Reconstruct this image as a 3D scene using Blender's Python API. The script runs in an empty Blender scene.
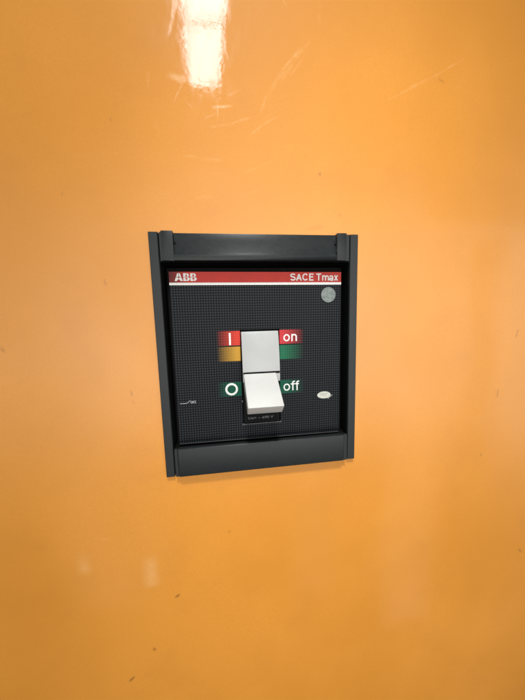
import bpy, bmesh, math, random
import numpy as np
from mathutils import Matrix, Vector

S = bpy.context.scene
COL = S.collection
MM = 0.001

# ------------------------------------------------------------------ camera
cam_d = bpy.data.cameras.new("camera"); cam = bpy.data.objects.new("camera", cam_d); COL.objects.link(cam)
cam_d.sensor_fit = 'HORIZONTAL'; cam_d.sensor_width = 36.0; cam_d.lens = 263.336/525*36.0
cam_d.clip_start = 0.005; cam_d.clip_end = 50
# rows of the fitted rotation: camera right, camera down, camera forward in plane axes (x right, y down, z into the wall)
R = [(0.99072834, 0.02678481, -0.13319131), (-0.04290803, 0.99188263, -0.11969858), (0.12890405, 0.12430375, 0.98383552)]
def pl(v): return Vector((v[0], v[2], -v[1]))
right, down, fwd = pl(R[0]), pl(R[1]), pl(R[2])
M = Matrix((right, -down, -fwd)).transposed().to_4x4()
M.translation = Vector((-23.091, -181.126, 27.622))*MM
cam.matrix_world = M
S.camera = cam

# ------------------------------------------------------------------ world: the dim room behind the photographer
w = bpy.data.worlds.new("World"); S.world = w; w.use_nodes = True
wn = w.node_tree; wn.nodes.clear()
def N(t, typ, **kw):
    n = t.nodes.new(typ)
    for k, v in kw.items():
        if k.startswith('i_'): n.inputs[int(k[2:])].default_value = v
        else: setattr(n, k, v)
    return n
def mathn(t, op, a, b=None, c=None, clamp=False):
    n = t.nodes.new('ShaderNodeMath'); n.operation = op; n.use_clamp = clamp
    for i, x in enumerate((a, b, c)):
        if x is None: continue
        if isinstance(x, (int, float)): n.inputs[i].default_value = x
        else: t.links.new(x, n.inputs[i])
    return n.outputs[0]
def maprange(t, x, a, b, c=0.0, d=1.0, smooth=True):
    n = t.nodes.new('ShaderNodeMapRange'); n.interpolation_type = 'SMOOTHSTEP' if smooth else 'LINEAR'
    t.links.new(x, n.inputs[0])
    for i, v in zip((1, 2, 3, 4), (a, b, c, d)): n.inputs[i].default_value = v
    return n.outputs[0]
def mixc(t, f, a, b):
    n = t.nodes.new('ShaderNodeMix'); n.data_type = 'RGBA'
    for s, x in ((0, f), (6, a), (7, b)):
        if isinstance(x, (int, float)): n.inputs[s].default_value = x
        elif isinstance(x, tuple): n.inputs[s].default_value = (*x, 1)
        else: t.links.new(x, n.inputs[s])
    return n.outputs[2]
tc = N(wn, 'ShaderNodeTexCoord')
sep = N(wn, 'ShaderNodeSeparateXYZ'); wn.links.new(tc.outputs['Generated'], sep.inputs[0])
gx, gy, gz = sep.outputs
# lit pale room wall straight behind the camera, darker to the sides, floor and ceiling
def dot(v):
    n = N(wn, 'ShaderNodeVectorMath', operation='DOT_PRODUCT'); wn.links.new(tc.outputs['Generated'], n.inputs[0])
    n.inputs[1].default_value = Vector(v).normalized(); return n.outputs['Value']
belt = maprange(wn, mathn(wn, 'ABSOLUTE', mathn(wn, 'SUBTRACT', gz, -0.04)), 0.05, 0.60, 1.0, 0.03)
ahead = maprange(wn, dot((0.18, -1, 0)), 0.20, 0.97, 0.10, 1.0)
peak = maprange(wn, dot((0.10, -1, -0.03)), 0.72, 1.0, 0.0, 0.75)  # extra frontal glow, added to make the middle of the wall paler
glow = mathn(wn, 'MULTIPLY', belt, ahead)
room = maprange(wn, gz, -0.75, -0.25, 0.03, 1.0)
person = maprange(wn, dot((0.12, -1, -1.75)), 0.93, 0.995, 1.0, 0.2)
nz = N(wn, 'ShaderNodeTexNoise'); nz.inputs['Scale'].default_value = 2.6; nz.inputs['Detail'].default_value = 1.0
wn.links.new(tc.outputs['Generated'], nz.inputs[0])
var = maprange(wn, nz.outputs[0], 0.3, 0.7, 0.82, 1.12)
lev = mathn(wn, 'MULTIPLY', mathn(wn, 'MULTIPLY', mathn(wn, 'ADD', mathn(wn, 'ADD', 0.02, glow), peak), var), mathn(wn, 'MULTIPLY', room, person))
# soft shapes of the room the paint mirrors: a dark door frame and pale vertical strips to the right and left
sa = mathn(wn, 'DIVIDE', gx, mathn(wn, 'MAXIMUM', mathn(wn, 'MULTIPLY', gy, -1.0), 0.05))
sb = mathn(wn, 'DIVIDE', gz, mathn(wn, 'MAXIMUM', mathn(wn, 'MULTIPLY', gy, -1.0), 0.05))
def rect(a0, a1, b0, b1, sf):
    f = mathn(wn, 'MULTIPLY', maprange(wn, sa, a0-sf, a0+sf), maprange(wn, sa, a1-sf, a1+sf, 1.0, 0.0))
    return mathn(wn, 'MULTIPLY', f, mathn(wn, 'MULTIPLY', maprange(wn, sb, b0-sf, b0+sf), maprange(wn, sb, b1-sf, b1+sf, 1.0, 0.0)))
lev = mathn(wn, 'MULTIPLY', lev, mathn(wn, 'SUBTRACT', 1.0, mathn(wn, 'MULTIPLY', rect(0.78, 2.5, 0.36, 1.6, 0.03), 0.45)))
lev = mathn(wn, 'MULTIPLY', lev, mathn(wn, 'SUBTRACT', 1.0, mathn(wn, 'MULTIPLY', rect(1.02, 1.16, -1.6, 0.30, 0.05), 0.45)))
lev = mathn(wn, 'ADD', lev, mathn(wn, 'MULTIPLY', rect(0.66, 0.90, -1.5, -0.25, 0.07), 0.20))
lev = mathn(wn, 'ADD', lev, mathn(wn, 'MULTIPLY', rect(0.24, 0.42, -1.25, -0.45, 0.08), 0.14))
lev = mathn(wn, 'ADD', lev, mathn(wn, 'MULTIPLY', rect(-0.62, -0.30, -1.1, -0.30, 0.10), 0.16))
wc = N(wn, 'ShaderNodeVectorMath', operation='SCALE'); wc.inputs[0].default_value = (1.0, 0.97, 0.92); wn.links.new(lev, wc.inputs['Scale']); wc = wc.outputs[0]
bg = N(wn, 'ShaderNodeBackground'); wn.links.new(wc, bg.inputs[0]); bg.inputs[1].default_value = 1.65
wo = N(wn, 'ShaderNodeOutputWorld'); wn.links.new(bg.outputs[0], wo.inputs[0])

# ------------------------------------------------------------------ lamps: ceiling strip luminaire in two lengths, plus an added spot that pools light on the wall
def area(name, loc, look, sx, sy, power, col, spread=180):
    d = bpy.data.lights.new(name, 'AREA'); d.shape = 'RECTANGLE'; d.size = sx; d.size_y = sy
    d.energy = power; d.color = col; d.spread = math.radians(spread)
    o = bpy.data.objects.new(name, d); COL.objects.link(o)
    v = Vector(look)-Vector(loc); o.location = loc
    o.rotation_euler = v.to_track_quat('-Z', 'Y').to_euler()
    return o
CH = 1.128
def strip(name, y0, y1, x, dens):
    d = bpy.data.lights.new(name, 'AREA'); d.shape = 'RECTANGLE'; d.size = 0.138; d.size_y = abs(y1-y0)
    d.energy = dens*abs(y1-y0); d.color = (0.84, 0.94, 1.0)
    o = bpy.data.objects.new(name, d); COL.objects.link(o); o.location = (x, (y0+y1)/2, CH)
    o.rotation_euler = (0, 0, 0)
strip("ceiling_lamp", -1.22, -0.967, -0.066, 7.0)
strip("ceiling_lamp", -0.949, -0.35, -0.058, 7.0)
sd = bpy.data.lights.new("added_pool_spot", 'SPOT'); sd.energy = 68.0; sd.spot_size = math.radians(20); sd.spot_blend = 1.0; sd.shadow_soft_size = 0.07; sd.color = (1.0, 0.96, 0.90)  # added spot with no fixture, brightens the wall around the breaker
so = bpy.data.objects.new("added_pool_spot", sd); COL.objects.link(so); so.location = (0.0, -0.68, 1.128)
so.rotation_euler = (Vector((0.07, 0, -0.04))-so.location).to_track_quat('-Z', 'Y').to_euler()

S.view_settings.view_transform = 'Standard'; S.view_settings.look = 'None'
S.view_settings.exposure = 0.0; S.view_settings.gamma = 1.0
S.render.engine = 'CYCLES'
S.cycles.max_bounces = 8

# ------------------------------------------------------------------ material helpers
def mat(name, color, rough=0.5, coat=0.0, coat_rough=0.05, spec=0.5, noise=None, bump=None, metallic=0.0):
    m = bpy.data.materials.new(name); m.use_nodes = True; t = m.node_tree
    b = t.nodes['Principled BSDF']
    b.inputs['Roughness'].default_value = rough; b.inputs['Metallic'].default_value = metallic
    b.inputs['Coat Weight'].default_value = coat; b.inputs['Coat Roughness'].default_value = coat_rough
    b.inputs['Specular IOR Level'].default_value = spec
    b.inputs['Base Color'].default_value = (*color, 1)
    co = t.nodes.new('ShaderNodeTexCoord')
    if noise:
        sc, amt = noise
        n = N(t, 'ShaderNodeTexNoise'); n.inputs['Scale'].default_value = sc; n.inputs['Detail'].default_value = 6
        t.links.new(co.outputs['Object'], n.inputs['Vector'])
        f = maprange(t, n.outputs[0], 0.3, 0.7)
        c = mixc(t, f, tuple(x*(1-amt) for x in color), tuple(min(1, x*(1+amt)) for x in color))
        t.links.new(c, b.inputs['Base Color'])
        r = maprange(t, n.outputs[0], 0.3, 0.7, rough*0.94, min(1, rough*1.06))
        t.links.new(r, b.inputs['Roughness'])
    if bump:
        sc, st = bump
        n = N(t, 'ShaderNodeTexNoise'); n.inputs['Scale'].default_value = sc; n.inputs['Detail'].default_value = 3
        t.links.new(co.outputs['Object'], n.inputs['Vector'])
        bp = N(t, 'ShaderNodeBump'); bp.inputs['Strength'].default_value = st; bp.inputs['Distance'].default_value = 0.0002
        t.links.new(n.outputs[0], bp.inputs['Height']); t.links.new(bp.outputs[0], b.inputs['Normal'])
    return m

M_frame = mat('grey_plastic', (0.017, 0.0205, 0.0215), 0.36, spec=0.32, noise=(450, 0.05), bump=(2500, 0.25))
M_dark = mat('black_plastic', (0.0035, 0.0030, 0.0030), 0.8, spec=0.15)
M_handle = mat('light_grey_plastic', (0.53, 0.535, 0.525), 0.42, noise=(60, 0.035), bump=(2000, 0.15))
M_cover = mat('grey_slider_plastic', (0.40, 0.412, 0.413), 0.45, noise=(60, 0.04), bump=(2000, 0.15))
M_white = mat('white_print', (0.78, 0.78, 0.75), 0.5, noise=(900, 0.06))
M_grey = mat('grey_print', (0.30, 0.31, 0.32), 0.5, noise=(900, 0.3))
M_lower = mat('black_slide_plastic', (0.004, 0.004, 0.005), 0.6, spec=0.12, bump=(2500, 0.2))

# ------------------------------------------------------------------ orange painted sheet
def wall_material():
    m = bpy.data.materials.new('orange_paint'); m.use_nodes = True; t = m.node_tree; b = t.nodes['Principled BSDF']
    co = N(t, 'ShaderNodeTexCoord')
    n1 = N(t, 'ShaderNodeTexNoise'); n1.inputs['Scale'].default_value = 7; n1.inputs['Detail'].default_value = 5
    t.links.new(co.outputs['Object'], n1.inputs[0])
    n2 = N(t, 'ShaderNodeTexNoise'); n2.inputs['Scale'].default_value = 900; n2.inputs['Detail'].default_value = 4
    t.links.new(co.outputs['Object'], n2.inputs[0])
    base = mixc(t, maprange(t, n1.outputs[0], 0.3, 0.7), (0.65, 0.255, 0.025), (0.735, 0.298, 0.037))
    base = mixc(t, maprange(t, n2.outputs[0], 0.35, 0.65, 0.0, 0.22), base, (0.60, 0.22, 0.02))
    at = N(t, 'ShaderNodeAttribute', attribute_name='wear_and_patches'); s2 = N(t, 'ShaderNodeSeparateColor'); t.links.new(at.outputs['Color'], s2.inputs[0])
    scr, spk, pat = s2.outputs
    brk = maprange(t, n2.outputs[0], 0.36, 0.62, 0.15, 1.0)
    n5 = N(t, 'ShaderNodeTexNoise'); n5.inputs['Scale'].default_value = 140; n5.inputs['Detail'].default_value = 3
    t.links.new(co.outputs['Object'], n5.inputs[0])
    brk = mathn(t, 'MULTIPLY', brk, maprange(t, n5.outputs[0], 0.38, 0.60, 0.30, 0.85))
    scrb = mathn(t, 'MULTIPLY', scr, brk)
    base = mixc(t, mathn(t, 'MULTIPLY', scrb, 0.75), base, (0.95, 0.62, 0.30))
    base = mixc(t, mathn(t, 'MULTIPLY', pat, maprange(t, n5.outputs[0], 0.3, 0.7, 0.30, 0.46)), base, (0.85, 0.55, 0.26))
    base = mixc(t, mathn(t, 'MULTIPLY', spk, 0.62), base, (0.10, 0.035, 0.012))
    # faint handling grime in broad irregular smears
    n6 = N(t, 'ShaderNodeTexNoise'); n6.inputs['Scale'].default_value = 22; n6.inputs['Detail'].default_value = 7; n6.inputs['Roughness'].default_value = 0.62
    t.links.new(co.outputs['Object'], n6.inputs[0])
    base = mixc(t, maprange(t, n6.outputs[0], 0.50, 0.74, 0.0, 0.16), base, (0.50, 0.19, 0.03))
    t.links.new(base, b.inputs['Base Color'])
    rg = mathn(t, 'ADD', maprange(t, n1.outputs[0], 0.3, 0.7, 0.62-0.03, 0.62+0.03), mathn(t, 'MULTIPLY', scr, 0.25))
    t.links.new(rg, b.inputs['Roughness'])
    b.inputs['Specular IOR Level'].default_value = 0.30
    b.inputs['Coat Weight'].default_value = 1.0
    b.inputs['Coat IOR'].default_value = 1.5
    # hairline swirl of wiping, plus paint orange peel: soften the coat a little
    n3 = N(t, 'ShaderNodeTexNoise'); n3.inputs['Scale'].default_value = 260; n3.inputs['Detail'].default_value = 4
    mp = N(t, 'ShaderNodeMapping'); mp.inputs['Scale'].default_value = (1, 1, 0.35); mp.inputs['Rotation'].default_value = (0, 0.4, 0)
    t.links.new(co.outputs['Object'], mp.inputs[0]); t.links.new(mp.outputs[0], n3.inputs[0])
    t.links.new(mathn(t, 'ADD', mathn(t, 'ADD', maprange(t, n3.outputs[0], 0.35, 0.65, 0.040, 0.090), maprange(t, n6.outputs[0], 0.45, 0.7, 0.0, 0.05)), mathn(t, 'MULTIPLY', scr, 0.3)), b.inputs['Coat Roughness'])
    n4 = N(t, 'ShaderNodeTexNoise'); n4.inputs['Scale'].default_value = 330; n4.inputs['Detail'].default_value = 2
    t.links.new(co.outputs['Object'], n4.inputs[0])
    h = mathn(t, 'ADD', n4.outputs[0], mathn(t, 'MULTIPLY', scr, -0.5))
    bp = N(t, 'ShaderNodeBump'); bp.inputs['Strength'].default_value = 1.0; bp.inputs['Distance'].default_value = 0.000020
    t.links.new(h, bp.inputs['Height']); t.links.new(bp.outputs[0], b.inputs['Coat Normal']); t.links.new(bp.outputs[0], b.inputs['Normal'])
    return m

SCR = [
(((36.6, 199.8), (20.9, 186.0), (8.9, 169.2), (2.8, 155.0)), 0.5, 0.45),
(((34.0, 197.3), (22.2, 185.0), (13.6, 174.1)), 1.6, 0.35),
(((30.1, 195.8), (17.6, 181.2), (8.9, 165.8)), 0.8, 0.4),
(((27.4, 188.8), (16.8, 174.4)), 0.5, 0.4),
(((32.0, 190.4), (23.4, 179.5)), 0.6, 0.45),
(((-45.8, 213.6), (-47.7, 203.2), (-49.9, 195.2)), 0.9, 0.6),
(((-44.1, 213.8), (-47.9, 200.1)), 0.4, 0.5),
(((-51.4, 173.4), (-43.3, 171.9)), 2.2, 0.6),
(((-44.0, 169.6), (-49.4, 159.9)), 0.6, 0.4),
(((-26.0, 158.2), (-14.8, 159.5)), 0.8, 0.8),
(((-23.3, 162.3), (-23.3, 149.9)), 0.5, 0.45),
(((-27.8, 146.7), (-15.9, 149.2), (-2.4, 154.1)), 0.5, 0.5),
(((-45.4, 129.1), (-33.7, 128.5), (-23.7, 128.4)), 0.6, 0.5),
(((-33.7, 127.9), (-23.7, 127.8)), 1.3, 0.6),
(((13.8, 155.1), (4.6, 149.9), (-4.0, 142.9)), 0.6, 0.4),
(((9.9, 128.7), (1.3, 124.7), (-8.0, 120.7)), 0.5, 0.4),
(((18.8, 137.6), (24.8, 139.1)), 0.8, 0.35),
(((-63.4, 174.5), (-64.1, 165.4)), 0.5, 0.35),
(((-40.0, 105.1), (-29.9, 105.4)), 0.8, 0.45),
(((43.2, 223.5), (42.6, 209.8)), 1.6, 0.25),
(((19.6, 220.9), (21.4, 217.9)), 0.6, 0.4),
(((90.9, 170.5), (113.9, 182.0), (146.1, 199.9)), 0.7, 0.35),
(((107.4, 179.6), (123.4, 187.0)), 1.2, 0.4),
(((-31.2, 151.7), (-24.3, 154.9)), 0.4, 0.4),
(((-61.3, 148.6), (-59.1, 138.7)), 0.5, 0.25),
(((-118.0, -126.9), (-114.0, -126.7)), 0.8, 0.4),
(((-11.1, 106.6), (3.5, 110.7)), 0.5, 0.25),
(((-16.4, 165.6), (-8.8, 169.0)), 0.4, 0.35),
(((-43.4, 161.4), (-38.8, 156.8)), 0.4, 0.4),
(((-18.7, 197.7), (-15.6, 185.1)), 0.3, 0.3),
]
SPK = [
(((127.9, 186.1), (131.8, 184.6)), 0.5, 0.5),
(((43.3, 122.8), (43.3, 121.5)), 0.9, 0.7),
(((57.7, 97.0), (57.7, 95.7)), 0.8, 0.4),
(((209.4, 11.7), (208.1, 6.1)), 0.6, 0.6),
(((195.6, -37.2), (195.3, -43.1)), 0.6, 0.55),
(((184.5, -92.0), (184.7, -93.8)), 0.8, 0.5),
(((-70.6, -182.2), (-68.3, -180.9)), 1.1, 0.9),
(((-89.7, -223.6), (-89.1, -225.5)), 1.0, 0.8),
(((-109.5, -249.2), (-106.3, -246.3)), 0.9, 0.9),
(((-28.4, -132.8), (-27.7, -133.8)), 0.7, 0.5),
(((232.2, -188.8), (234.6, -192.2)), 0.9, 0.6),
(((-118.3, 105.6), (-118.4, 103.9)), 0.7, 0.3),
(((-99.5, 53.7), (-98.6, 50.6)), 0.6, 0.5),
(((-163.6, 12.8), (-162.2, 10.2)), 0.8, 0.5),
(((-89.4, -19.6), (-89.0, -23.1)), 0.6, 0.45),
(((-88.8, -27.3), (-88.2, -28.1)), 0.5, 0.4),
(((34.7, 86.7), (44.7, 88.2)), 1.6, 0.18),
(((-87.2, 148.1), (-86.2, 146.5)), 0.5, 0.3),
]
PATCH = [(-135.0, -138.0, -128.5, -152.0, 0.6), (-91.5, -147.0, -82.5, -170.0, 0.7)]  # pale soft-edged patches mixed into the wall colour

def build_wall():
    fx = np.arange(-216, 290.1, 0.8); fz = np.arange(-390, 264.1, 0.8)
    xs = np.concatenate([[-700, -500, -350, -260], fx, [330, 450, 600, 800]])
    zs = np.concatenate([[-900, -700, -550, -450], fz, [300, 400, 550, 700]])
    X, Z = np.meshgrid(xs, zs)
    nx, nz = len(xs), len(zs)
    rs = np.random.RandomState(3)
    # slow hollows and bulges of thin sheet steel, a few hundredths of a millimetre to tenths
    Y = np.zeros_like(X)
    for k in range(14):
        lx, lz = rs.uniform(70, 260), rs.uniform(70, 260)
        Y += 0.035*np.sin(2*np.pi*X/lx+rs.uniform(0, 6.3))*np.sin(2*np.pi*Z/lz+rs.uniform(0, 6.3))
    ax, az = np.abs(X), np.abs(Z)
    Y = Y*np.clip(np.maximum(ax-66, az-80)/40, 0, 1)
    def seg(pts, wd):
        out = np.zeros_like(X)
        for (x0, z0), (x1, z1) in zip(pts[:-1], pts[1:]):
            m = (X > min(x0, x1)-5) & (X < max(x0, x1)+5) & (Z > min(z0, z1)-5) & (Z < max(z0, z1)+5)
            dx, dz = x1-x0, z1-z0; L = dx*dx+dz*dz
            tt = np.clip(((X[m]-x0)*dx+(Z[m]-z0)*dz)/L, 0, 1)
            wob = 0.12*np.sin(tt*9+x0)
            px = X[m]-(x0+tt*dx)+wob*dz/math.sqrt(L); pz = Z[m]-(z0+tt*dz)-wob*dx/math.sqrt(L)
            d = np.hypot(px, pz)
            out[m] = np.maximum(out[m], np.clip(1.25-d/max(wd, 0.62), 0, 1)*(0.55+0.45*np.sin(tt*math.pi)))
        return out
    A = np.zeros(X.shape+(4,)); A[..., 3] = 1
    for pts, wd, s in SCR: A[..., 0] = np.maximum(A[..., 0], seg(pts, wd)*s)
    for k in range(46):      # faint random hairlines of handling
        x0, z0 = rs.uniform(-190, 270), rs.uniform(-330, 220)
        a = rs.uniform(0, math.pi); L = rs.uniform(6, 34)
        A[..., 0] = np.maximum(A[..., 0], seg([(x0, z0), (x0+L*math.cos(a), z0+L*math.sin(a))], 0.4)*rs.uniform(0.03, 0.13))
    for pts, wd, s in SPK: A[..., 1] = np.maximum(A[..., 1], np.clip(seg(pts, wd)*1.5, 0, 1)*s)
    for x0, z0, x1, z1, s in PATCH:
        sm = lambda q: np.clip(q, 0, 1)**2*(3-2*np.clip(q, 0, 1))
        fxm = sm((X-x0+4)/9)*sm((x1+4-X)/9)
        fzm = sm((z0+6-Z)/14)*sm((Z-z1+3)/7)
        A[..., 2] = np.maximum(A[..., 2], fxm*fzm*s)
    P = np.stack([X, Y+2.5, Z], -1).reshape(-1, 3)*MM
    i = np.arange(nx-1)[None, :]+nx*np.arange(nz-1)[:, None]
    F = np.stack([i, i+1, i+nx+1, i+nx], -1)
    cx = (xs[:-1]+xs[1:])/2; cz = (zs[:-1]+zs[1:])/2
    keep = ~((np.abs(cx)[None, :] < 65) & (np.abs(cz)[:, None] < 72))
    F = F[keep]
    me = bpy.data.meshes.new('wall'); me.vertices.add(len(P)); me.vertices.foreach_set('co', P.ravel())
    me.loops.add(F.size); me.loops.foreach_set('vertex_index', F.ravel().astype(np.int32))
    me.polygons.add(len(F)); me.polygons.foreach_set('loop_start', np.arange(0, F.size, 4, dtype=np.int32))
    me.polygons.foreach_set('loop_total', np.full(len(F), 4, dtype=np.int32))
    me.update(calc_edges=True); me.polygons.foreach_set('use_smooth', np.ones(len(F), dtype=bool))
    ca = me.color_attributes.new('wear_and_patches', 'FLOAT_COLOR', 'POINT'); ca.data.foreach_set('color', A.reshape(-1).astype(np.float32))
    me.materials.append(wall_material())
    o = bpy.data.objects.new('wall', me); COL.objects.link(o); o['kind'] = 'structure'
    return o
build_wall()

# ------------------------------------------------------------------ mesh helpers (millimetres: x right, y into wall, z up)
def link(name, bm, m, parent=None, smooth=False, bevel=0.0, seg=2):
    bmesh.ops.recalc_face_normals(bm, faces=bm.faces)
    if bevel:
        bmesh.ops.bevel(bm, geom=[e for e in bm.edges if len(e.link_faces) == 2 and e.calc_face_angle(0) > 0.5], offset=bevel, segments=seg, profile=0.5, affect='EDGES', clamp_overlap=True)
    for v in bm.verts: v.co *= MM
    me = bpy.data.meshes.new(name); bm.to_mesh(me); bm.free(); me.materials.append(m)
    o = bpy.data.objects.new(name, me); COL.objects.link(o)
    if smooth:
        for p in me.polygons: p.use_smooth = True
        me.set_sharp_from_angle(angle=math.radians(40))
    if parent: o.parent = parent
    return o
def box(bm, x0, x1, y0, y1, z0, z1):
    v = [bm.verts.new(p) for p in ((x0, y0, z0), (x1, y0, z0), (x1, y1, z0), (x0, y1, z0), (x0, y0, z1), (x1, y0, z1), (x1, y1, z1), (x0, y1, z1))]
    for f in ((0, 1, 5, 4), (1, 2, 6, 5), (2, 3, 7, 6), (3, 0, 4, 7), (4, 5, 6, 7), (3, 2, 1, 0)): bm.faces.new([v[i] for i in f])
    return v
def prism_x(bm, prof, x0, x1):        # profile of (y, z) points swept along x
    a = [bm.verts.new((x0, y, z)) for y, z in prof]; b = [bm.verts.new((x1, y, z)) for y, z in prof]
    n = len(prof); bm.faces.new(a); bm.faces.new(b[::-1])
    for i in range(n): bm.faces.new((a[i], b[i], b[(i+1) % n], a[(i+1) % n]))
def prism_z(bm, prof, z0, z1):        # profile of (x, y) points swept along z
    a = [bm.verts.new((x, y, z0)) for x, y in prof]; b = [bm.verts.new((x, y, z1)) for x, y in prof]
    n = len(prof); bm.faces.new(a); bm.faces.new(b[::-1])
    for i in range(n): bm.faces.new((a[i], b[i], b[(i+1) % n], a[(i+1) % n]))
def sheet(bm, poly, y0, th):          # outline of (x, z) points with a real thickness
    a = [bm.verts.new((x, y0, z)) for x, z in poly]; b = [bm.verts.new((x, y0+th, z)) for x, z in poly]
    n = len(poly); bm.faces.new(a); bm.faces.new(b[::-1])
    for i in range(n): bm.faces.new((a[i], b[i], b[(i+1) % n], a[(i+1) % n]))

# ------------------------------------------------------------------ the circuit breaker
CB = bpy.data.objects.new('circuit_breaker', None); COL.objects.link(CB)
CB['label'] = 'dark grey circuit breaker with pale toggle at off, mounted in the orange wall'
CB['category'] = 'circuit breaker'

# side rails: flat flange with a chamfered inner edge that drops into the opening
for s in (-1, 1):
    bm = bmesh.new()
    xo, xi = (70.1, 64.2)
    prof = [(s*xo, 2.45), (s*xo, 0.3), (s*(xo-0.3), 0.0), (s*(xi+0.5), 0.0), (s*xi, 0.5), (s*xi, 14.0), (s*(xi+1.0), 14.0), (s*(xi+1.0), 2.45)]
    prism_z(bm, prof, -83.0, 82.8)
    link('side_rail', bm, M_frame, CB, bevel=0.15, seg=1)

# top bar: raised block with a sloping sunk panel between end ribs and a lower rib
bm = bmesh.new()
x0, x1 = -61.8, 60.2
box(bm, x0, x0+7.2, -3.0, 0.9, 64.6, 82.7)
box(bm, x1-6.6, x1, -3.0, 0.9, 64.6, 82.7)
box(bm, x0+7.2, x1-6.6, -3.0, 0.9, 64.6, 68.2)
bmesh.ops.remove_doubles(bm, verts=bm.verts, dist=0.001)
prism_x(bm, [(0.9, 68.2), (-2.3, 68.2), (-1.95, 68.6), (-1.6, 68.9), (-0.55, 77.0), (-0.2, 82.1), (0.9, 82.1)], x0+7.15, x1-6.55)
top = link('top_bar', bm, M_frame, CB, bevel=0.4, seg=2, smooth=True)
for sgn, xa, xb in ((-1, -63.3, -62.0), (1, 60.4, 63.2)):
    bm = bmesh.new(); box(bm, xa, xb, -0.9, 0.9, 64.7, 82.4)
    link('end_step', bm, M_frame, top, bevel=0.2)
for xx in (-53.9, 52.9):
    bm = bmesh.new(); bmesh.ops.create_cone(bm, cap_ends=True, segments=16, radius1=0.6, radius2=0.6, depth=0.5, matrix=Matrix.Translation((xx, -1.0, 75.8)) @ Matrix.Rotation(math.pi/2, 4, 'X'))
    link('screw_hole', bm, M_dark, top)

# bottom bar: raised block with rounded edges on a wider step
bm = bmesh.new(); box(bm, -60.9, 60.3, -3.0, 0.9, -82.1, -61.5)
bot = link('bottom_bar', bm, M_frame, CB, bevel=0.8, seg=3, smooth=True)
for xa, xb in ((-63.3, -61.05), (60.45, 63.2)):
    bm = bmesh.new(); box(bm, xa, xb, -1.7, 0.9, -82.3, -61.9)
    link('end_step', bm, M_frame, bot, bevel=0.3)
# web of the flange under both bars, dark inside faces of the opening
for za, zb, zi in ((66.6, 82.2, 64.3), (-82.0, -66.1, -64.2)):
    bm = bmesh.new(); box(bm, -64.1, 64.1, 0.95, 2.4, za, zb)
    link('flange_web', bm, M_dark, CB)
    bm = bmesh.new(); box(bm, -64.1, 64.1, 0.95, 13.5, min(zi, zi+(1.8 if zi > 0 else -1.8)), max(zi, zi+(1.8 if zi > 0 else -1.8)))
    link('opening_edge', bm, M_dark, CB)

# dark body behind the opening
bm = bmesh.new()
v = box(bm, -64.0, 64.0, 0, 60, -63.8, 63.8)
for f in [f for f in bm.faces if all(abs(q.co.y) < 1e-6 for q in f.verts)]: bm.faces.remove(f)
for q in bm.verts:
    if q.co.y < 1: q.co.y = 2.6
body = link('housing', bm, M_dark, CB)
bm = bmesh.new(); box(bm, -62.8, 62.6, 9.2, 24, -63.4, 62.4)
link('front_shoulder', bm, M_dark, CB, bevel=0.8)

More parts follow.
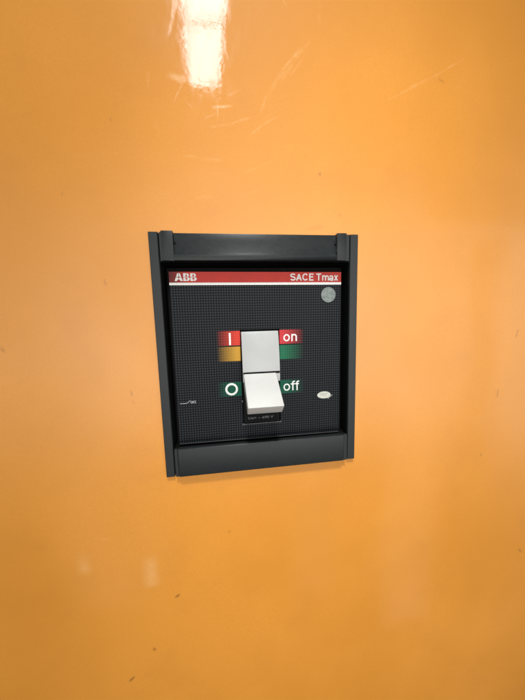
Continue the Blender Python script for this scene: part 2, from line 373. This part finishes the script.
# ------------------------------------------------------------------ printed front plate
PX0, PX1, PZ0, PZ1 = -60.9, 60.3, -62.6, 59.2
SX0, SX1, SZ0, SZ1 = -14.4, 13.9, -50.9, 18.7
PY = 6.0
def plate_material():
    m = bpy.data.materials.new('plate_print'); m.use_nodes = True; t = m.node_tree; b = t.nodes['Principled BSDF']
    co = N(t, 'ShaderNodeTexCoord'); sp = N(t, 'ShaderNodeSeparateXYZ'); t.links.new(co.outputs['Object'], sp.inputs[0])
    x = mathn(t, 'MULTIPLY', sp.outputs[0], 1000.0); z = mathn(t, 'MULTIPLY', sp.outputs[2], 1000.0)
    PITCH = 1.78
    def cell(v):
        f = mathn(t, 'FRACT', mathn(t, 'DIVIDE', mathn(t, 'ADD', v, 500.0), PITCH))
        return mathn(t, 'ABSOLUTE', mathn(t, 'SUBTRACT', f, 0.5))      # 0 at the cell centre, 0.5 at its rim
    cx, cz = cell(x), cell(z)
    gx_ = maprange(t, cx, 0.16, 0.40); gz_ = maprange(t, cz, 0.16, 0.40)
    gap = mathn(t, 'MAXIMUM', gx_, gz_)                                  # dark joints round each raised square
    crossing = mathn(t, 'MULTIPLY', gx_, gz_)
    nz = N(t, 'ShaderNodeTexNoise'); nz.inputs['Scale'].default_value = 35; nz.inputs['Detail'].default_value = 5
    t.links.new(co.outputs['Object'], nz.inputs[0])
    sq = mixc(t, maprange(t, nz.outputs[0], 0.3, 0.7), (0.013, 0.0165, 0.021), (0.022, 0.0275, 0.035))
    col = mixc(t, gap, sq, (0.0028, 0.0033, 0.0045))
    col = mixc(t, mathn(t, 'MULTIPLY', crossing, 0.0), col, (0.065, 0.072, 0.080))
    def inside(v, a, c, soft=0.12):
        return mathn(t, 'MULTIPLY', maprange(t, v, a-soft, a+soft), maprange(t, v, c-soft, c+soft, 1.0, 0.0))
    def band(xa, xb, za, zb, fade0, fade1, rgb, fadepow=1.0):
        nonlocal col, gap
        mk = mathn(t, 'MULTIPLY', inside(x, xa, xb), inside(z, za, zb))
        fd = maprange(t, x, fade0, fade1, 0.0, 1.0, smooth=False)
        mk = mathn(t, 'MULTIPLY', mk, fd)
        col = mixc(t, mk, col, rgb)
    smooth_areas = []
    RED = (0.56, 0.045, 0.028); RED2 = (0.50, 0.04, 0.045)
    band(-31.0, SX0, 8.0, 18.2, -31.0, -17.5, RED)
    band(-31.0, SX0, -3.3, 7.1, -31.0, -17.0, (0.50, 0.27, 0.035))
    band(SX1, 32.0, 8.0, 18.2, 32.0, 16.5, RED2)
    band(SX1, 32.0, -3.3, 7.1, 32.0, 16.5, (0.012, 0.125, 0.062))
    band(-32.0, SX0, -29.0, -18.6, -32.0, -22.0, (0.006, 0.078, 0.046))
    band(SX1, 32.5, -29.0, -18.9, 32.5, 18.0, (0.006, 0.078, 0.046))
    t.links.new(col, b.inputs['Base Color'])
    t.links.new(maprange(t, gap, 0.0, 1.0, 0.25, 0.10), b.inputs['Specular IOR Level'])
    t.links.new(maprange(t, nz.outputs[0], 0.3, 0.7, 0.30, 0.46), b.inputs['Roughness'])
    b.inputs['Specular IOR Level'].default_value = 0.22
    bp = N(t, 'ShaderNodeBump'); bp.inputs['Strength'].default_value = 0.5; bp.inputs['Distance'].default_value = 0.0001; bp.invert = True
    t.links.new(gap, bp.inputs['Height']); t.links.new(bp.outputs[0], b.inputs['Normal'])
    return m
bm = bmesh.new()
xs = [PX0, SX0, SX1, PX1]; zs = [PZ0, SZ0, SZ1, PZ1]
g = [[[bm.verts.new((xx, yy, zz)) for zz in zs] for xx in xs] for yy in (PY, PY+3.4)]
for i in range(3):
    for j in range(3):
        if i == 1 and j == 1: continue
        for k in (0, 1): bm.faces.new((g[k][i][j], g[k][i+1][j], g[k][i+1][j+1], g[k][i][j+1]))
for i in range(3):
    for j in (0, 3): bm.faces.new((g[0][i][j], g[0][i+1][j], g[1][i+1][j], g[1][i][j])); bm.faces.new((g[0][j][i], g[0][j][i+1], g[1][j][i+1], g[1][j][i]))
for j in (1, 2): bm.faces.new((g[0][1][j], g[0][2][j], g[1][2][j], g[1][1][j])); bm.faces.new((g[0][j][1], g[0][j][2], g[1][j][2], g[1][j][1]))
PLATE = link('front_plate', bm, plate_material(), CB, bevel=0.45, seg=3)
bm = bmesh.new(); box(bm, PX0+0.5, PX1-0.5, PY-0.55, PY+0.3, PZ0+0.15, PZ0+0.75)
link('plate_rim', bm, mat('rim_plastic', (0.05, 0.052, 0.055), 0.3), PLATE, bevel=0.12)
PLATE.rotation_euler = (0, math.radians(0.38), 0)

def strip_material():
    m = mat('red_print', (0.50, 0.035, 0.025), 0.45, spec=0.25); t = m.node_tree; b = t.nodes['Principled BSDF']
    co = N(t, 'ShaderNodeTexCoord'); sp = N(t, 'ShaderNodeSeparateXYZ'); t.links.new(co.outputs['Object'], sp.inputs[0])
    x = mathn(t, 'MULTIPLY', sp.outputs[0], 1000.0)
    c = mixc(t, maprange(t, x, -61.5, -46.0), (0.09, 0.010, 0.010), (0.55, 0.036, 0.024))
    nz = N(t, 'ShaderNodeTexNoise'); nz.inputs['Scale'].default_value = 120; t.links.new(co.outputs['Object'], nz.inputs[0])
    c = mixc(t, maprange(t, nz.outputs[0], 0.35, 0.7, 0.0, 0.25), c, (0.33, 0.03, 0.03))
    t.links.new(c, b.inputs['Base Color']); return m
bm = bmesh.new(); box(bm, PX0+0.3, PX1-0.2, PY-0.12, PY+0.5, 51.7, PZ1-0.4); link('red_strip', bm, strip_material(), PLATE)
bm = bmesh.new(); box(bm, PX0+0.3, PX1-0.2, PY-0.15, PY+0.5, 50.0, 51.65); link('white_line', bm, M_white, PLATE)

# lettering: built-in font turned to mesh
def text(name, s, x0, x1, z0, h, m, y=PY-0.14, bold=0.0, parent=PLATE):
    cu = bpy.data.curves.new(name, 'FONT'); cu.body = s; cu.size = 1.0; cu.offset = bold; cu.resolution_u = 4; cu.extrude = 0.0
    tmp = bpy.data.objects.new(name, cu); COL.objects.link(tmp)
    dg = bpy.context.evaluated_depsgraph_get(); me = bpy.data.meshes.new_from_object(tmp.evaluated_get(dg))
    bpy.data.objects.remove(tmp)
    P = np.array([v.co[:] for v in me.vertices]); mn, mx = P.min(0), P.max(0)
    for v in me.vertices:
        u = (v.co.x-mn[0])/(mx[0]-mn[0]); q = (v.co.y-mn[1])/(mx[1]-mn[1])
        v.co = Vector((x0+u*(x1-x0), y, z0+q*h))*MM
    me.materials.clear(); me.materials.append(m)
    bm = bmesh.new(); bm.from_mesh(me)
    r = bmesh.ops.extrude_face_region(bm, geom=bm.faces[:])
    for q in r['geom']:
        if isinstance(q, bmesh.types.BMVert): q.co.y += 0.1*MM
    bmesh.ops.recalc_face_normals(bm, faces=bm.faces); bm.to_mesh(me); bm.free()
    o = bpy.data.objects.new(name, me); COL.objects.link(o); o.parent = parent; return o

# block-letter maker's mark, each letter cut by thin cross lines
def logo_bm():
    bm = bmesh.new(); Hh = 5.1; z0 = 52.7; y = PY-0.26; gap = 0.30
    def cut(poly, x, z, sx, sz):
        pass
    def clip(poly, axis, val, keep_hi):
        out = []; n = len(poly)
        for i in range(n):
            a, c = poly[i], poly[(i+1) % n]
            ia = (a[axis] >= val) == keep_hi; ic = (c[axis] >= val) == keep_hi
            if ia: out.append(a)
            if ia != ic:
                tt = (val-a[axis])/(c[axis]-a[axis]); out.append(tuple(a[k]+tt*(c[k]-a[k]) for k in (0, 1)))
        return out
    def put(polys, ox, xm):
        ky = 0
        for p_ in polys:
            ky += 1
            for hi in (True, False):
                q = clip(p_, 1, Hh/2+(gap/2 if hi else -gap/2), hi)
                for rt in (True, False):
                    r_ = clip(q, 0, xm+(gap/2 if rt else -gap/2), rt) if len(q) > 2 else []
                    if len(r_) > 2: sheet(bm, [(ox+a, z0+c) for a, c in r_], y-0.012*ky, 0.12)
    put([[(0, 0), (1.6, 0), (3.3, Hh), (1.9, Hh)], [(3.3-0.6, Hh), (3.3+0.6, Hh), (5.2, 0), (3.7, 0)][:0] or [(2.6, Hh), (3.6, Hh), (5.3, 0), (3.7, 0)], [(1.3, 0.9), (4.1, 0.9), (3.8, 2.0), (1.7, 2.0)]], -57.0, 2.7)
    for ox in (-51.3, -46.7):
        put([[(0, 0), (1.35, 0), (1.35, Hh), (0, Hh)],
             [(1.35, Hh-1.15), (2.9, Hh-1.15), (3.3, Hh-0.4), (2.8, Hh), (1.35, Hh)],
             [(2.5, 2.7), (3.5, 3.0), (3.85, 3.9), (3.3, Hh-0.35), (2.6, Hh-0.9)],
             [(1.35, 2.0), (3.2, 2.0), (3.2, 3.0), (1.35, 3.0)],
             [(1.35, 0), (3.2, 0), (3.6, 0.5), (3.2, 1.1), (1.35, 1.1)],
             [(2.75, 0.8), (3.5, 0.3), (4.25, 1.2), (4.0, 2.1), (3.3, 2.6), (2.75, 2.2)]], ox, 2.1)
    return bm
link('maker_lettering', logo_bm(), M_white, PLATE)
# grotesque lettering drawn as strokes: each glyph is (advance, [polylines]) in cap-height units
def arc_(cx, cy, rx, ry, a0, a1, n=14):
    return [(cx+rx*math.cos(math.radians(a0+(a1-a0)*k/n)), cy+ry*math.sin(math.radians(a0+(a1-a0)*k/n))) for k in range(n+1)]
def glyphs(h):      # h = half stroke width
    X = 0.74        # x height
    g = {}
    g['S'] = (0.70, [arc_(0.35, 0.745, 0.27-h*.4, 0.255-h, 15, 180, 12)+arc_(0.35, 0.745, 0.27-h*.4, 0.215, 180, 255, 6)+arc_(0.35, 0.275, 0.29-h*.4, 0.235, 75, 0, 6)+arc_(0.35, 0.275, 0.29-h*.4, 0.275-h, 0, -165, 12)])
    g['A'] = (0.72, [[(0.36, 1-h), (0.03+h*.6, 0)], [(0.36, 1-h), (0.69-h*.6, 0)], [(0.17, 0.31), (0.55, 0.31)]])
    g['C'] = (0.76, [arc_(0.40, 0.5, 0.34-h*.6, 0.5-h, 38, 322, 26)])
    g['E'] = (0.66, [[(0.09+h, 0), (0.09+h, 1)], [(0.09, 1-h), (0.62, 1-h)], [(0.09, 0.52), (0.58, 0.52)], [(0.09, h), (0.63, h)]])
    g['T'] = (0.62, [[(0.31, 0), (0.31, 1)], [(0.02, 1-h), (0.60, 1-h)]])
    def hump(x, wd): return arc_(x+wd/2, X-h-0.20, wd/2, 0.20, 180, 0, 12)+[(x+wd, 0)]
    g['m'] = (0.92, [[(0.08+h, 0), (0.08+h, X)], hump(0.08+h, 0.345), hump(0.425+h, 0.345)])
    g['n'] = (0.62, [[(0.08+h, 0), (0.08+h, X)], hump(0.08+h, 0.37)])
    g['a'] = (0.60, [arc_(0.285, X-h-0.17, 0.19, 0.17, 165, 0, 10)+[(0.475, 0.08), (0.52, 0)], arc_(0.25, 0.20, 0.18, 0.20-h, 90, 270, 10)+[(0.36, 0.05), (0.475, 0.19)], [(0.25, 0.40-h), (0.475, 0.43-h)]])
    g['x'] = (0.56, [[(0.04+h*.7, 0), (0.52-h*.7, X)], [(0.04+h*.7, X), (0.52-h*.7, 0)]])
    g['o'] = (0.64, [arc_(0.32, X/2, 0.27-h*.7, X/2-h, 0, 360, 32)])
    g['f'] = (0.36, [[(0.14+h, 0), (0.14+h, 0.84)]+arc_(0.14+h+0.15, 0.84, 0.15, 0.16-h, 180, 80, 8), [(0.02, X-h), (0.35, X-h)]])
    g[' '] = (0.28, [])
    return g
def lettering(name, s, x0, x1, z0, cap, hw, m, y):
    g = glyphs(hw); tot = sum(g[c][0] for c in s); kx = (x1-x0)/tot; bm = bmesh.new(); px = 0.0; k = 0
    for c in s:
        for line in g[c][1]:
            pts = [Vector((x0+(px+a)*kx, z0+b_*cap)) for a, b_ in line]; wd = hw*cap
            closed = (pts[0]-pts[-1]).length < 1e-4
            if closed: pts = pts[:-1]
            n = len(pts); Lf, Rt = [], []
            for i in range(n):
                pa = pts[i-1] if (i or closed) else pts[i]; pb = pts[(i+1) % n] if (i < n-1 or closed) else pts[i]
                d1 = (pts[i]-pa).normalized() if pa is not pts[i] else (pb-pts[i]).normalized()
                d2 = (pb-pts[i]).normalized() if pb is not pts[i] else d1
                d = (d1+d2).normalized(); q = Vector((-d.y, d.x)); q = q*wd/max(0.5, q.dot(Vector((-d1.y, d1.x))))
                Lf.append(pts[i]+q); Rt.append(pts[i]-q)
            yy = y-0.006*(k % 7); k += 1
            v = [[bm.verts.new((p.x, yb, p.y)) for p in side] for side, yb in ((Lf, yy), (Rt, yy), (Rt, yy+0.14), (Lf, yy+0.14))]
            for i in range(n if closed else n-1):
                j_ = (i+1) % n
                for a in range(4): bm.faces.new((v[a][i], v[a][j_], v[(a+1) % 4][j_], v[(a+1) % 4][i]))
            if not closed:
                bm.faces.new([v[a][0] for a in range(4)]); bm.faces.new([v[a][-1] for a in range(4)][::-1])
        px += g[c][0]
    return link(name, bm, m, PLATE)
lettering('model_lettering', 'SACE Tmax', 22.0, 57.9, 52.8, 5.0, 0.088, M_white, PY-0.22)
lettering('on_lettering', 'on', 16.5, 27.3, 9.7, 7.1, 0.066, M_white, PY-0.12)
lettering('off_lettering', 'off', 16.2, 28.3, -27.2, 7.3, 0.060, M_white, PY-0.12)
bm = bmesh.new(); box(bm, -22.35, -21.05, PY-0.14, PY+0.1, 8.3, 16.9); link('on_symbol', bm, M_white, PLATE)
bm = bmesh.new(); n = 40
rings = [[bm.verts.new((-21.7+r*math.cos(a*2*math.pi/n), yy, -23.8+r*math.sin(a*2*math.pi/n))) for a in range(n)] for r, yy in ((4.55, PY+0.1), (4.55, PY-0.14), (3.05, PY-0.14), (3.05, PY+0.1))]
for k in range(3):
    for a in range(n): bm.faces.new((rings[k][a], rings[k][(a+1) % n], rings[k+1][(a+1) % n], rings[k+1][a]))
link('off_symbol', bm, M_white, PLATE)

# small contact symbol, lower left
bm = bmesh.new()
def stroke(bm, a, b_, wd, y=PY-0.12):
    a, b_ = Vector(a), Vector(b_); d = (b_-a).normalized(); q = Vector((-d.y, d.x))*wd/2
    sheet(bm, [tuple(a-q), tuple(b_-q), tuple(b_+q), tuple(a+q)], y, 0.1)
stroke(bm, (-58.4, -32.3), (-53.6, -32.3), 0.45); stroke(bm, (-53.7, -32.3), (-51.2, -30.3), 0.45)
stroke(bm, (-50.9, -32.4), (-50.9, -30.9), 0.4)
stroke(bm, (-50.3, -32.5), (-48.4, -30.7), 0.5, PY-0.125); stroke(bm, (-50.3, -30.7), (-48.4, -32.5), 0.5, PY-0.13); stroke(bm, (-47.7, -32.6), (-47.7, -30.6), 0.5)
link('contact_symbol', bm, M_grey, PLATE)

# round foil seal, upper right
def foil():
    m = bpy.data.materials.new('foil'); m.use_nodes = True; t = m.node_tree; b = t.nodes['Principled BSDF']
    co = N(t, 'ShaderNodeTexCoord')
    v = N(t, 'ShaderNodeTexVoronoi'); v.inputs['Scale'].default_value = 900; t.links.new(co.outputs['Object'], v.inputs[0])
    n = N(t, 'ShaderNodeTexNoise'); n.inputs['Scale'].default_value = 380; n.inputs['Detail'].default_value = 6; t.links.new(co.outputs['Object'], n.inputs[0])
    c = mixc(t, maprange(t, n.outputs[0], 0.35, 0.68), (0.13, 0.155, 0.15), (0.21, 0.24, 0.232))
    t.links.new(c, b.inputs['Base Color']); b.inputs['Metallic'].default_value = 0.35; b.inputs['Roughness'].default_value = 0.42
    bp = N(t, 'ShaderNodeBump'); bp.inputs['Strength'].default_value = 0.8; bp.inputs['Distance'].default_value = 0.0002
    t.links.new(v.outputs[0], bp.inputs['Height']); t.links.new(bp.outputs[0], b.inputs['Normal'])
    return m
bm = bmesh.new(); sheet(bm, [(50.4+5.45*math.cos(a*math.pi/24), 42.7+5.45*math.sin(a*math.pi/24)) for a in range(48)], PY-0.45, 0.6)
link('seal_disc', bm, foil(), PLATE, bevel=0.15)
bm = bmesh.new()
ring = lambda r, y: [bm.verts.new((50.4+r*math.cos(a*math.pi/24), y, 42.7+r*math.sin(a*math.pi/24))) for a in range(48)]
rr = [ring(5.5, PY-0.3), ring(5.4, PY-0.62), ring(5.05, PY-0.62), ring(4.9, PY-0.4)]
for k in range(3):
    for a in range(48): bm.faces.new((rr[k][a], rr[k][(a+1) % 48], rr[k+1][(a+1) % 48], rr[k+1][a]))
link('seal_rim', bm, mat('dull_metal', (0.17, 0.195, 0.19), 0.35, metallic=0.4, noise=(500, 0.2)), PLATE, smooth=True)
# oval sticker, lower right
bm = bmesh.new(); sheet(bm, [(47.9+5.3*math.cos(a*math.pi/24), -32.2+2.75*math.sin(a*math.pi/24)) for a in range(48)], PY-0.2, 0.3)
ov = link('oval_sticker', bm, mat('sticker', (0.50, 0.51, 0.46), 0.35, noise=(700, 0.08)), PLATE, bevel=0.08)
bm = bmesh.new()
stroke(bm, (44.6, -31.3), (46.2, -31.0), 0.45, PY-0.24); stroke(bm, (46.6, -31.0), (48.6, -31.2), 0.5, PY-0.24); stroke(bm, (49.0, -31.1), (51.0, -31.0), 0.4, PY-0.24)
stroke(bm, (45.4, -32.3), (47.2, -32.4), 0.3, PY-0.24); stroke(bm, (47.8, -32.5), (50.0, -32.3), 0.3, PY-0.24)
link('sticker_print', bm, mat('olive_print', (0.30, 0.31, 0.25), 0.5), ov)
bm = bmesh.new(); stroke(bm, (50.6, -34.4), (51.9, -35.0), 0.9); stroke(bm, (52.3, -34.2), (54.6, -32.4), 0.45); stroke(bm, (51.9, -33.2), (52.6, -34.1), 0.4, PY-0.13)
link('sticker_mark', bm, M_grey, PLATE)

# ------------------------------------------------------------------ slot with slider, rating slide and toggle
bm = bmesh.new(); box(bm, SX0-1, SX1+1, PY+3.5, PY+4.5, SZ0-1, SZ1+1)
link('slot_floor', bm, M_dark, CB)
bm = bmesh.new()                      # curved pale slider above the toggle
arc = []
zc, yc, r = -14.0, 111.5, 110.0
for k in range(15):
    z = 17.6-(17.6+18.5)*k/14
    arc.append((yc-math.sqrt(r*r-(z-zc)**2), z))
prof = arc+[(y+3.0, z) for y, z in arc[::-1]]
prism_x(bm, prof, -13.6, 13.2)
link('slider', bm, M_cover, CB, bevel=0.35, seg=2, smooth=True)
bm = bmesh.new(); box(bm, SX0+0.9, SX1-0.7, PY+0.9, PY+3.4, SZ0+0.2, -19.0)
low = link('rating_slide', bm, M_lower, CB, bevel=0.25)
text('rating_lettering', 'Ue= ~ 690 V', -10.4, 8.4, -47.7, 1.8, mat('faint_print', (0.16, 0.165, 0.17), 0.5), y=PY+0.82, parent=low)
bm = bmesh.new(); box(bm, SX0+0.3, SX1-0.3, PY-0.1, PY+0.4, SZ0-0.35, SZ0+0.25)
box(bm, SX0-0.5, SX0+0.5, PY-0.13, PY+0.3, SZ0-0.55, SZ0+0.6); box(bm, SX1-0.6, SX1+0.4, PY-0.13, PY+0.3, SZ0-0.45, SZ0+0.6)
box(bm, SX0-0.35, SX0+0.3, PY-0.12, PY+0.3, -33.8, -32.6)
link('slot_edge', bm, mat('edge_highlight_marks', (0.075, 0.078, 0.085), 0.35, noise=(800, 0.5)), CB, bevel=0.08)  # bevel highlight painted as a paler strip, with pale corner marks

bm = bmesh.new(); box(bm, -13.3, 12.9, 1.15, 2.2, -12.4, -11.0); link('slider_slit', bm, M_dark, CB)

# toggle: tapered bar leaning out and down at 45 degrees
def toggle():
    bm = bmesh.new()
    A0 = Vector((0.9, -12.3)); A1 = Vector((-22.2, -28.9))           # (y, z) of its upper face, root and tip
    d = (A1-A0).normalized(); n = Vector((-d.y, d.x))
    if n.y > 0: n = -n
    th = 10.2
    A0b = A0-d*9
    prof = [A0b, A1, A1+n*th-d*2.2, A0b+n*(th+1.5)]
    wr, wt = 11.65, 11.75; xc0, xc1 = -1.6, -0.75
    vs = []
    for (p_, w_, xc) in ((prof[0], wr, xc0), (prof[1], wt, xc1), (prof[2], wt, xc1), (prof[3], wr, xc0)):
        vs.append((bm.verts.new((xc-w_, p_.x, p_.y)), bm.verts.new((xc+w_, p_.x, p_.y))))
    for i in range(4):
        a, b_ = vs[i], vs[(i+1) % 4]; bm.faces.new((a[0], a[1], b_[1], b_[0]))
    bm.faces.new([q[0] for q in vs]); bm.faces.new([q[1] for q in vs][::-1])
    return bm
link('toggle', toggle(), M_handle, CB, bevel=0.7, seg=4, smooth=True)
